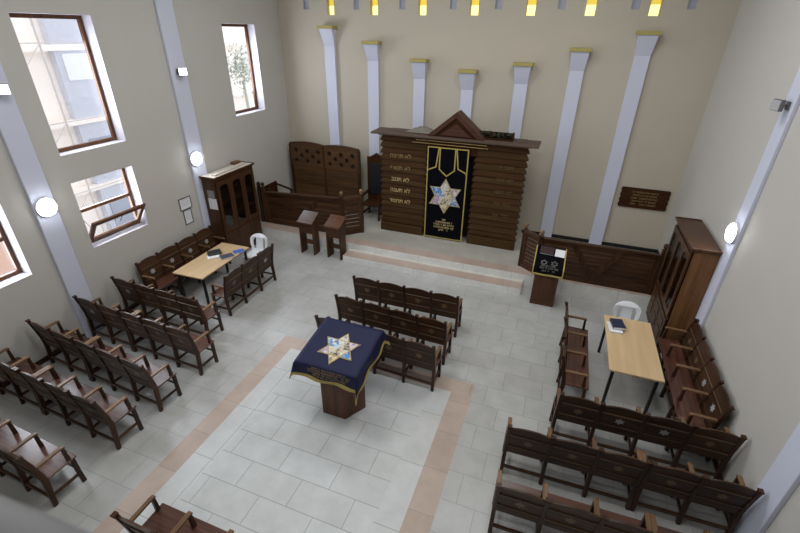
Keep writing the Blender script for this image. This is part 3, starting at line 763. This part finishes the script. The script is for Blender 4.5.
for j in range(ny+1):
    vs.append([rags.bm.verts.new((-.36+.72*i/nx, -.19+.38*j/ny, .004+max(0, .16*math.sin(PI*i/nx)*math.sin(PI*j/ny)*(.5+.5*i/nx)+.02*math.sin(i*1.9+j*1.3)*math.sin(PI*i/nx)*math.sin(PI*j/ny)))) for i in range(nx+1)])
for j in range(ny):
    for i in range(nx): rags.bm.faces.new((vs[j][i], vs[j][i+1], vs[j+1][i+1], vs[j+1][i]))
ro = rags.build('folded_cloth', M['cloth_grey'], smooth=True); ro.location = (-3.22, 10.19, zt)
tag(ro, 'crumpled grey cloth on top of the ark, left of pediment', 'cloth')

# ------------------------------------------------------------------ platform rails (mirror pair)
RC = -2.455
def make_rail(label, sgn):
    """sgn -1: left rail, +1: right rail. panel from the aisle end to the wall, then a short angled panel"""
    t = thing('platform_rail', label, 'railing', (0, 0, .3), 0, 'slatted wooden platform rails')
    if sgn > 0: xa, xb, y0, ex, ey = -.06, 2.20, 8.90, -.42, 9.17
    else: xa, xb, y0, ex, ey = -4.93, -7.22, 9.14, -4.56, 9.50
    H = .92
    h0, h1 = (.90, .90) if sgn > 0 else (1.03, .89)
    def panel(ax, ay, bx, by, tag_, diag):
        d = Vector((bx-ax, by-ay, 0)); L = d.length; d.normalize(); n = Vector((d.y, -d.x, 0))
        if n.y > 0: n = -n                                   # towards the camera
        fn = lambda u, v, dd: Vector((ax, ay, 0))+d*u+n*dd+Vector((0, 0, v*(h0+((h1-h0)*u/L if diag else 0))/H))
        MB().prism([(0, H-.07), (L, H-.07), (L, H), (0, H)], -.045, .045, fn).build('top_rail', M['rail'], t, bevel=.008)
        MB().prism([(0, .0), (L, .0), (L, .09), (0, .09)], -.03, .03, fn).build('bottom_rail', M['rail'], t, bevel=.004)
        k = 8; z = .09; sh = (H-.07-.09)/k
        for i in range(k):
            MB().prism([(.02, z+(.006 if diag else .016)), (L-.02, z+(.006 if diag else .016)), (L-.02, z+sh-.003), (.02, z+sh-.003)], -.012, .012, fn).build('slat', M['rail'], t, bevel=.003)
            z += sh
        for u in ((0, .07), (L-.07, L)):
            MB().prism([(u[0], .0), (u[1], .0), (u[1], H-.07), (u[0], H-.07)], -.026, .026, fn).build('stile', M['railz'], t)
        if diag:
            c = L*.5; dm = MB()
            strip(dm, [(c-.44, H-.09), (c, .14)], .12, lambda u, v, dd: fn(u, v, dd+.012), .014)
            dm.build('diagonal_board', M['railz'], t)
            dm = MB(); strip(dm, [(c+.44, H-.09), (c, .14)], .12, lambda u, v, dd: fn(u, v, dd+.027), .012)
            dm.build('diagonal_board', M['railz'], t)
    panel(xa, y0, xb, y0, 'main', True); panel(xa, y0, ex, ey, 'angled', False)
    for x, y, hh in ((xa, y0, h0+.05), (ex, ey, h0+.05), (xb+sgn*.05, y0, h1+.14)):
        p = MB().box(x-.045, x+.045, y-.045, y+.045, 0, hh-.02).build('post', M['railz'], t, bevel=.006)
        MB().lathe([(.03, hh-.02), (.025, hh), (.045, hh+.03), (.05, hh+.055), (.042, hh+.085), (.02, hh+.105), (.002, hh+.11)], (x, y, 0), 14).build('ball_finial', M['ballwood'] if x != xb+sgn*.05 else M['railz'], p, smooth=True)
    return t
make_rail('slatted wooden platform rail at left, behind the two wooden stands', -1)
make_rail('slatted wooden platform rail at right, behind the cloth-covered lectern', 1)
wp = MB().box(-.04, .04, -.04, .04, 0, 1.0).lathe([(.04, 1.0), (.052, 1.04), (.05, 1.09), (.03, 1.13), (.002, 1.14)], seg=14).build('wooden_post', M['railz'], bevel=.004)
wp.location = (-7.40, 9.14, .3); tag(wp, 'dark wooden post between the left wall and the left platform rail', 'post')

# ------------------------------------------------------------------ mobile partitions on the platform
def make_partition(label, loc, rz, w=1.12, h=1.87):
    t = thing('wooden_partition', label, 'partition', loc, rz, 'wooden partitions leaning by the back wall')
    holes = []
    for i, x in enumerate((-.36, 0, .36)): holes += [(x, h-.22), (x, h-.50)]
    holes += [(-.18, h-.36), (.18, h-.36)]
    top = [(w/2-w*k/16, h-.05+.05*math.sin(PI*k/16)) for k in range(17)]
    out = [(-w/2, h-.66), (w/2, h-.66)]+top
    MB().holed(out, [[(x+.064*math.cos(PI*k/4+.39), y+.064*math.sin(PI*k/4+.39)) for k in range(8)] for x, y in holes], -.02, .02, XYZ((0, 0, 0))).build('pierced_panel', M['part'], t, bevel=.003)
    MB().box(-w/2+.03, w/2-.03, .022, .032, h-.64, h-.08).build('backing', M['dark'], t)
    for i in range(8):
        z = .08+i*(h-.74)/8
        MB().box(-w/2+.05, w/2-.05, -.014, .014, z, z+(h-.74)/8-.006).build('plank', M['part'], t, bevel=.004)
    for s in (-1, 1): MB().box(s*(w/2)-.03, s*(w/2)+.03, -.028, .03, 0, h-.05).build('stile', M['railz'], t, bevel=.005)
    MB().box(-w/2+.03, w/2-.03, -.022, .022, 0, .08).build('foot_rail', M['cab'], t)
    MB().prism([(w/2-w*k/16, h-.05+.05*math.sin(PI*k/16)) for k in range(17)]+[(-w/2+w*k/16, h-.01+.05*math.sin(PI*k/16)) for k in range(17)], -.032, .032, XYZ((0, 0, 0))).build('crest_rail', M['railz'], t)
    return t
A1 = make_partition('tall wooden partition with pierced holes in the left corner of the platform', (-6.80, 10.72, .3), R(0))
dup(A1, (-5.71, 10.70, .3), R(-1), 'tall wooden partition with pierced holes, nearer the dark chair')

# ------------------------------------------------------------------ tall dark chair beside the ark
tc = thing('high_back_chair', 'tall dark wooden armchair with pointed back, left of the ark', 'chair', (-4.70, 10.62, .3))
w = .24; hb = 1.78
MB().prism([(-w, .45), (w, .45), (w, hb-.14), (w*.5, hb-.08), (0, hb), (-w*.5, hb-.08), (-w, hb-.14)], .20, .245, XYZ((0, 0, 0))).build('backrest', M['arkd'], tc, bevel=.006)
MB().box(-w+.06, w-.06, .175, .20, .62, hb-.28).build('back_cushion', M['bookblack'], tc, bevel=.01)
MB().box(-.27, .27, -.27, .24, .40, .46).build('seat', M['arkd'], tc, bevel=.01)
for sx in (-1, 1):
    MB().box(sx*.25-.025, sx*.25+.025, -.27, -.22, 0, .66).build('leg', M['railz'], tc, bevel=.004)
    MB().box(sx*.25-.025, sx*.25+.025, .20, .25, 0, hb-.12).build('leg', M['railz'], tc, bevel=.004)
    MB().prism([(-.30, .66), (.20, .66), (.20, .72), (-.30, .70)], sx*.25-.03, sx*.25+.03, YZX((0, 0, 0))).build('armrest', M['arkd'], tc, bevel=.006)
    MB().box(sx*.25-.015, sx*.25+.015, -.22, .20, .14, .19).build('stretcher', M['arkd'], tc)
# armchair against the left wall behind the rail
ac = thing('wooden_armchair', 'dark wooden armchair against left wall, mostly hidden behind the rail', 'chair', (-7.17, 9.75, .3), -PI/2)
MB().box(-.25, .25, -.32, -.28, .42, .90).build('backrest', M['arkd'], ac, bevel=.008)
MB().box(-.26, .26, -.28, .22, .40, .45).build('seat', M['arkd'], ac, bevel=.008)
for sx in (-1, 1):
    MB().box(sx*.24-.022, sx*.24+.022, .17, .215, 0, .70).build('leg', M['railz'], ac)
    MB().box(sx*.24-.022, sx*.24+.022, -.325, -.28, 0, .90).build('leg', M['railz'], ac)
    MB().prism([(-.28, .80), (.24, .68), (.24, .72), (-.28, .84)], sx*.24-.03, sx*.24+.03, YZX((0, 0, 0))).build('armrest', M['arkd'], ac, bevel=.004)

# ------------------------------------------------------------------ two slant-top stands, left
def make_stand(label, loc, rz):
    t = thing('reading_stand', label, 'reading stand', loc, rz, 'slant-top wooden stands')
    w, d = .20, .26
    for sx in (-1, 1):
        x = sx*(w-.016)
        MB().prism([(0, 0), (d, 0), (d, 1.00), (0, .86)], x-.016, x+.016, YZX((0, 0, 0))).build('side_panel', M['cab'], t, bevel=.003)
    MB().box(-w+.032, w-.032, .004, .022, .58, .865).build('front_board', M['cab'], t)
    MB().box(-w+.032, w-.032, d-.022, d-.004, .58, .98).build('back_board', M['cab'], t)
    MB().box(-w+.032, w-.032, d*.5-.012, d*.5+.012, .24, .36).build('stretcher', M['cab'], t, bevel=.003)
    MB().box(-w+.032, w-.032, .022, d-.022, .58, .595).build('shelf', M['cab'], t)
    top = MB().prism([(-.06, .835), (d+.05, 1.03), (d+.05, 1.055), (-.06, .86)], -w-.015, w+.015, YZX((0, 0, 0)))
    top.build('slant_top', M['stand'], t, bevel=.004)
    MB().prism([(-.06, .86), (-.04, .870), (-.04, .893), (-.06, .883)], -w-.015, w+.015, YZX((0, 0, 0))).build('book_ledge', M['stand'], t)
    return t
S1 = make_stand('slant-top wooden stand in front of the left rail, left of the pair', (-5.535, 8.345, 0), R(-1))
dup(S1, (-4.80, 8.36, 0), R(-4), 'slant-top wooden stand beside the step, right of the pair')

# ------------------------------------------------------------------ right lectern with cloth
lc = thing('lectern', 'wooden pedestal lectern at right end of the step', 'lectern', (.18, 8.12, 0))
MB().prism([(0, 0), (.40, 0), (.40, 1.04), (0, .87)], -.235, .235, YZX((0, 0, 0))).build('pedestal', M['desk'], lc, bevel=.006)
MB().box(-.17, .17, -.012, 0, .10, .70).build('front_panel', M['desk'], lc, bevel=.006)
MB().prism([(-.05, .88), (.46, 1.10), (.46, 1.13), (-.05, .91)], -.27, .27, YZX((0, 0, 0))).build('slant_top', M['desk'], lc, bevel=.004)
lcl = thing('lectern_cloth', 'dark blue gold-edged cloth with star emblem over the right lectern', 'cloth', (.18, 8.12, 0))
def lcp(u, s):                                              # s along the cloth from back edge to hem
    wav = .006*math.sin(u*22)
    tl = math.hypot(.51, .22)+.02
    if s < tl: k = s/tl; y = .47-k*.53; z = 1.142-k*.225
    else: y = -.065-.03*(s-tl)/.2+wav; z = .917-(s-tl)
    return Vector((u, y, z))
def clothgrid(mb, u0, u1, s0, s1, nu, ns, off=0):
    g_ = [[mb.bm.verts.new(lcp(u0+(u1-u0)*i/nu, s0+(s1-s0)*j/ns)+Vector((0, -off, off))) for i in range(nu+1)] for j in range(ns+1)]
    for j in range(ns):
        for i in range(nu): mb.bm.faces.new((g_[j][i], g_[j][i+1], g_[j+1][i+1], g_[j+1][i]))
    return mb
SL = math.hypot(.51, .22)+.02+.17
clothgrid(MB(), -.295, .295, 0, SL, 16, 20).build('cloth', M['blackvelvet'], lcl, smooth=True)
gt = MB(); clothgrid(gt, -.297, .297, SL-.035, SL, 16, 2, .004); clothgrid(gt, -.297, -.275, 0, SL-.035, 1, 18, .004); clothgrid(gt, .275, .297, 0, SL-.035, 1, 18, .004)
gt.build('gold_trim', M['gold'], lcl)
fnl = lambda u, v, d: lcp(u, SL-v)+Vector((0, -.004-d, .003+d))
ol = MB(); p6 = [(.07*math.cos(R(90)+R(60)*k), .30+.07*math.sin(R(90)+R(60)*k)) for k in range(6)]
for off in (-.10, .10):
    for tri in ((0, 2, 4), (1, 3, 5)):
        p = [(p6[i][0]+off, p6[i][1]) for i in tri]; strip(ol, p+[p[0]], .008, fnl, .002)
script_lines([(0, .20, .30), (0, .145, .34), (0, .09, .24)], fnl, ol, random.Random(8), .03, t=.002)
ol.build('gold_embroidery', M['dullthread'], lcl)
SLT = Matrix.Rotation(math.atan2(.225, .53), 4, 'X')
def on_slope(o, u, s, rz=0, lift=.004):
    p = lcp(u, s)+Vector((.18, 8.12, 0))+Vector((0, -.4, .9)).normalized()*lift
    o.matrix_world = Matrix.Translation(p) @ SLT @ Matrix.Rotation(rz, 4, 'Z')
bk = thing('prayer_book', 'dark maroon book lying on the right lectern cloth', 'book')
MB().box(-.135, .135, -.10, .10, 0, .006).box(-.135, .135, -.10, .10, .028, .034).box(-.135, -.128, -.10, .10, .006, .028).build('cover', M['bookred'], bk)
MB().box(-.126, .130, -.096, .096, .006, .028).build('pages', M['paper'], bk)
on_slope(bk, -.08, .14, R(-3))
pw = thing('paper_booklet', 'white booklet beside the book on the right lectern', 'booklet')
MB().box(-.095, .095, -.10, .10, 0, .004).build('cover', M['paper'], pw); MB().box(-.09, .09, -.096, .096, .004, .008).build('page', M['paper'], pw)
on_slope(pw, .175, .15, R(-2))

# ------------------------------------------------------------------ reading desk in the middle
HX, HY = -2.436, 4.245
dk = thing('reading_desk', 'hexagonal wooden reading desk pedestal in the centre of hall', 'reading desk', (HX, HY, 0))
hexa = lambda r: [(r*math.cos(R(60)*k), r*math.sin(R(60)*k)) for k in range(6)]
MB().prism(hexa(.365), .0, .93, XYZup((0, 0, 0))).build('pedestal', M['desk'], dk, bevel=.006)
ZA, ZB2 = 1.075, 1.20
TX0, TX1, TY0, TY1 = -.43, .49, -.50, .39                   # top extents relative to the desk
ztop = lambda y: ZA+(ZB2-ZA)*(y-TY0)/(TY1-TY0)
tp = MB(); v = [(x, y, ztop(y)-dz) for dz in (.045, .0) for x, y in ((TX0, TY0), (TX1, TY0), (TX1, TY1), (TX0, TY1))]
tp.add(v, [(0, 1, 2, 3), (4, 5, 6, 7), (0, 1, 5, 4), (1, 2, 6, 5), (2, 3, 7, 6), (3, 0, 4, 7)]); tp.build('slant_top', M['desk'], dk)
tp = MB(); h6 = hexa(.33); tp.add([(x, y, .93) for x, y in h6]+[(x, y, ztop(y)-.045) for x, y in h6], [tuple(range(6)), tuple(range(6, 12))]+[(i, (i+1) % 6, 6+(i+1) % 6, 6+i) for i in range(6)])
tp.build('neck', M['desk'], dk)
cl = thing('desk_cloth', 'navy blue gold-fringed cloth with patchwork star over the reading desk', 'cloth', (HX, HY, 0))
DF, DS = .235, .25                                           # overhang front/back, sides
def drape(a, b, off=0):
    """a along x, b along y in desk coordinates, beyond the top it hangs"""
    x = min(max(a, TX0), TX1); y = min(max(b, TY0), TY1)
    ox = a-x; oy = b-y; o = math.hypot(ox, oy)
    z = ztop(y)+.006
    fl = .0
    if o > 0:
        nx, ny = ox/o, oy/o
        corner = min(abs(ox), abs(oy))
        wv = .018*math.sin((a*1.0-b*.9)*13)*min(1, o/.15)
        outw = .012+.14*o*(.45 if corner < .01 else .62)+corner*.25+wv
        x += nx*outw; y += ny*outw; z -= o*(.97 if corner < .01 else .90)
        z += .005
        if a > TX1 and b < TY0: z -= .55*corner; x -= .25*corner
    x += (0 if o == 0 else 0)
    return Vector((x, y, z+off)) if o == 0 else Vector((x+(ox/o)*off, y+(oy/o)*off, z+off*.3))
def lin(a, b, n): return [a+(b-a)*i/n for i in range(n+1)]
A_ = lin(TX0-DS, TX0, 8)[:-1]+lin(TX0, TX1, 16)+lin(TX1, TX1+DS, 8)[1:]
B_ = lin(TY0-DF, TY0, 8)[:-1]+lin(TY0, TY1, 16)+lin(TY1, TY1+DF, 8)[1:]
mb = MB(); g_ = [[mb.bm.verts.new(drape(a, b)) for a in A_] for b in B_]
for j in range(len(B_)-1):
    for i in range(len(A_)-1): mb.bm.faces.new((g_[j][i], g_[j][i+1], g_[j+1][i+1], g_[j+1][i]))
co = mb.build('cloth', M['navy'], cl, smooth=True)
fr = MB()
def border(path, inner):
    va = [fr.bm.verts.new(drape(a, b, .006)) for a, b in path]; vb = [fr.bm.verts.new(drape(a, b, .006)) for a, b in inner]
    for i in range(len(path)-1): fr.bm.faces.new((va[i], va[i+1], vb[i+1], vb[i]))
e = .045
border([(a, B_[0]-.012) for a in A_], [(a, B_[0]+e) for a in A_]); border([(a, B_[-1]+.012) for a in A_], [(a, B_[-1]-e) for a in A_])
border([(A_[0]-.012, b) for b in B_], [(A_[0]+e, b) for b in B_]); border([(A_[-1]+.012, b) for b in B_], [(A_[-1]-e, b) for b in B_])
fr.build('gold_fringe', M['gold'], cl, smooth=True)
star_emblem(cl, .285, lambda u, v, d: Vector((u+.05, v-.125, ztop(v-.125)+.010+d*1.5)))
ink = MB(); fnd = lambda u, v, d: drape(u, TY0-.02-v, .006+d)
rows_ = [(.08, .005, .50), (.08, .045, .62), (.08, .085, .62), (.08, .125, .50)]
script_lines(rows_, lambda u, v, d: drape(u, TY0-.175+v, .005+d), ink, random.Random(21), .024, t=.002)
ink.build('gold_lettering', M['paleletter'], cl)

# ------------------------------------------------------------------ books on the tables
def book(name, label, loc, rz, w, l, h, cover, cat='book'):
    t = thing(name, label, cat, loc, rz)
    MB().box(-w/2, w/2, -l/2, l/2, 0, .004).box(-w/2, w/2, -l/2, l/2, h-.004, h).box(-w/2, -w/2+.005, -l/2, l/2, .004, h-.004).build('cover', cover, t)
    MB().box(-w/2+.006, w/2-.004, -l/2+.004, l/2-.004, .004, h-.004).build('pages', M['paper'], t)
    return t
tz = .7505
book('pale_book', 'white book under the navy book on the right table', (1.345, 6.64, tz), R(6), .20, .29, .03, M['paper'])
book('navy_book', 'thick navy book lying on the white book, right table', (1.385, 6.70, tz+.0305), R(10), .19, .26, .045, M['booknavy'])
book('pale_book', 'white book under the black pouch on the left table', (-6.49, 6.24, tz), R(-38), .17, .24, .02, M['paper'])
bp = thing('black_pouch', 'black leather pouch on the left table', 'pouch', (-6.545, 6.34, tz+.021), R(-38))
MB().box(-.10, .10, -.14, .14, 0, .04).build('body', M['bookblack'], bp, bevel=.015); MB().box(-.102, .03, -.13, .13, .04, .047).build('flap', M['bookblack'], bp, bevel=.003)
book('slate_book', 'slate grey book in the middle of the left table', (-6.225, 6.34, tz), R(-32), .19, .26, .03, M['bookgrey'])
book('blue_book', 'bright blue book near the far end of the left table', (-6.15, 6.63, tz), R(-38), .16, .22, .025, M['bookblue'])

# ------------------------------------------------------------------ gallery railing close to the camera
gr = thing('gallery_railing', 'blurred grey metal gallery railing in the near left corner', 'railing', (0, 0, 0))
MB().tube([(-2.2, .055, 4.525), (-1.2, .065, 4.527), (-.30, .11, 4.515)], .034, 16).build('handrail', M['railing'], gr, smooth=True)
for x in (-2.0, -1.1, -.38):
    MB().tube([(x, .06+(.04 if x > -1 else 0), 4.5), (x, .03, 3.6)], .012, 8).build('baluster', M['railing'], gr)
struct(MB().box(XL, XR, YF, .02, 3.35, 3.6).build('gallery_floor', M['ceil']))

# ------------------------------------------------------------------ lights, world, camera
def area(name, loc, size, power, col=(1, 1, 1), rot=(0, 0, 0), sy=None):
    l = bpy.data.lights.new(name, 'AREA'); l.energy = power; l.size = size; l.color = col
    if sy: l.shape = 'RECTANGLE'; l.size_y = sy
    o = bpy.data.objects.new(name, l); COL.objects.link(o); o.location = loc; o.rotation_euler = rot
    return o
for i, (x, y) in enumerate(((-3.9, 3.4), (-3.9, 7.4), (-.2, 3.4), (-.2, 7.4))):
    area('ceiling_fill', (x, y, ZC-.05), 1.6, 72, (.985, 1, .985))  # unseen area lights added under the ceiling as overhead fill
area('gallery_fill', (-2.4, -.6, ZC-.05), 3.0, 70, (.97, 1, 1.0))  # unseen area light added behind the camera for front fill
for y0, y1, z0, z1 in WIN:
    area('window_light', (XL-.32, (y0+y1)/2, (z0+z1)/2), y1-y0, 42*(y1-y0)*(z1-z0), (.82, .90, 1), (0, -PI/2, 0), z1-z0)
W = bpy.data.worlds.new('world'); bpy.context.scene.world = W; W.use_nodes = True
bg = W.node_tree.nodes['Background']; bg.inputs[0].default_value = (.86, .92, 1, 1); bg.inputs[1].default_value = 1.85

cam = bpy.data.cameras.new('camera'); co_ = bpy.data.objects.new('camera', cam); COL.objects.link(co_)
yaw, pit, rol, fpx = -.350728934, .499514593, .0150979013, 431.615892
fwd = Vector((math.sin(yaw)*math.cos(pit), math.cos(yaw)*math.cos(pit), -math.sin(pit)))
r0 = Vector((math.cos(yaw), -math.sin(yaw), 0)); u0 = r0.cross(fwd)
r2 = r0*math.cos(rol)+u0*math.sin(rol); u2 = -r0*math.sin(rol)+u0*math.cos(rol)
mw = Matrix(((r2.x, u2.x, -fwd.x, 0), (r2.y, u2.y, -fwd.y, 0), (r2.z, u2.z, -fwd.z, 5.0), (0, 0, 0, 1)))
co_.matrix_world = mw
cam.sensor_width = 36; cam.lens = fpx/800*36; cam.clip_start = .05; cam.clip_end = 200
cam.dof.use_dof = True; cam.dof.focus_distance = 7.0; cam.dof.aperture_fstop = 2.8
S = bpy.context.scene; S.camera = co_
S.view_settings.view_transform = 'Standard'; S.view_settings.look = 'None'; S.view_settings.exposure = 0
S.cycles.use_denoising = True; S.cycles.max_bounces = 8; S.cycles.diffuse_bounces = 4; S.cycles.transparent_max_bounces = 12
S.cycles.sample_clamp_indirect = 6
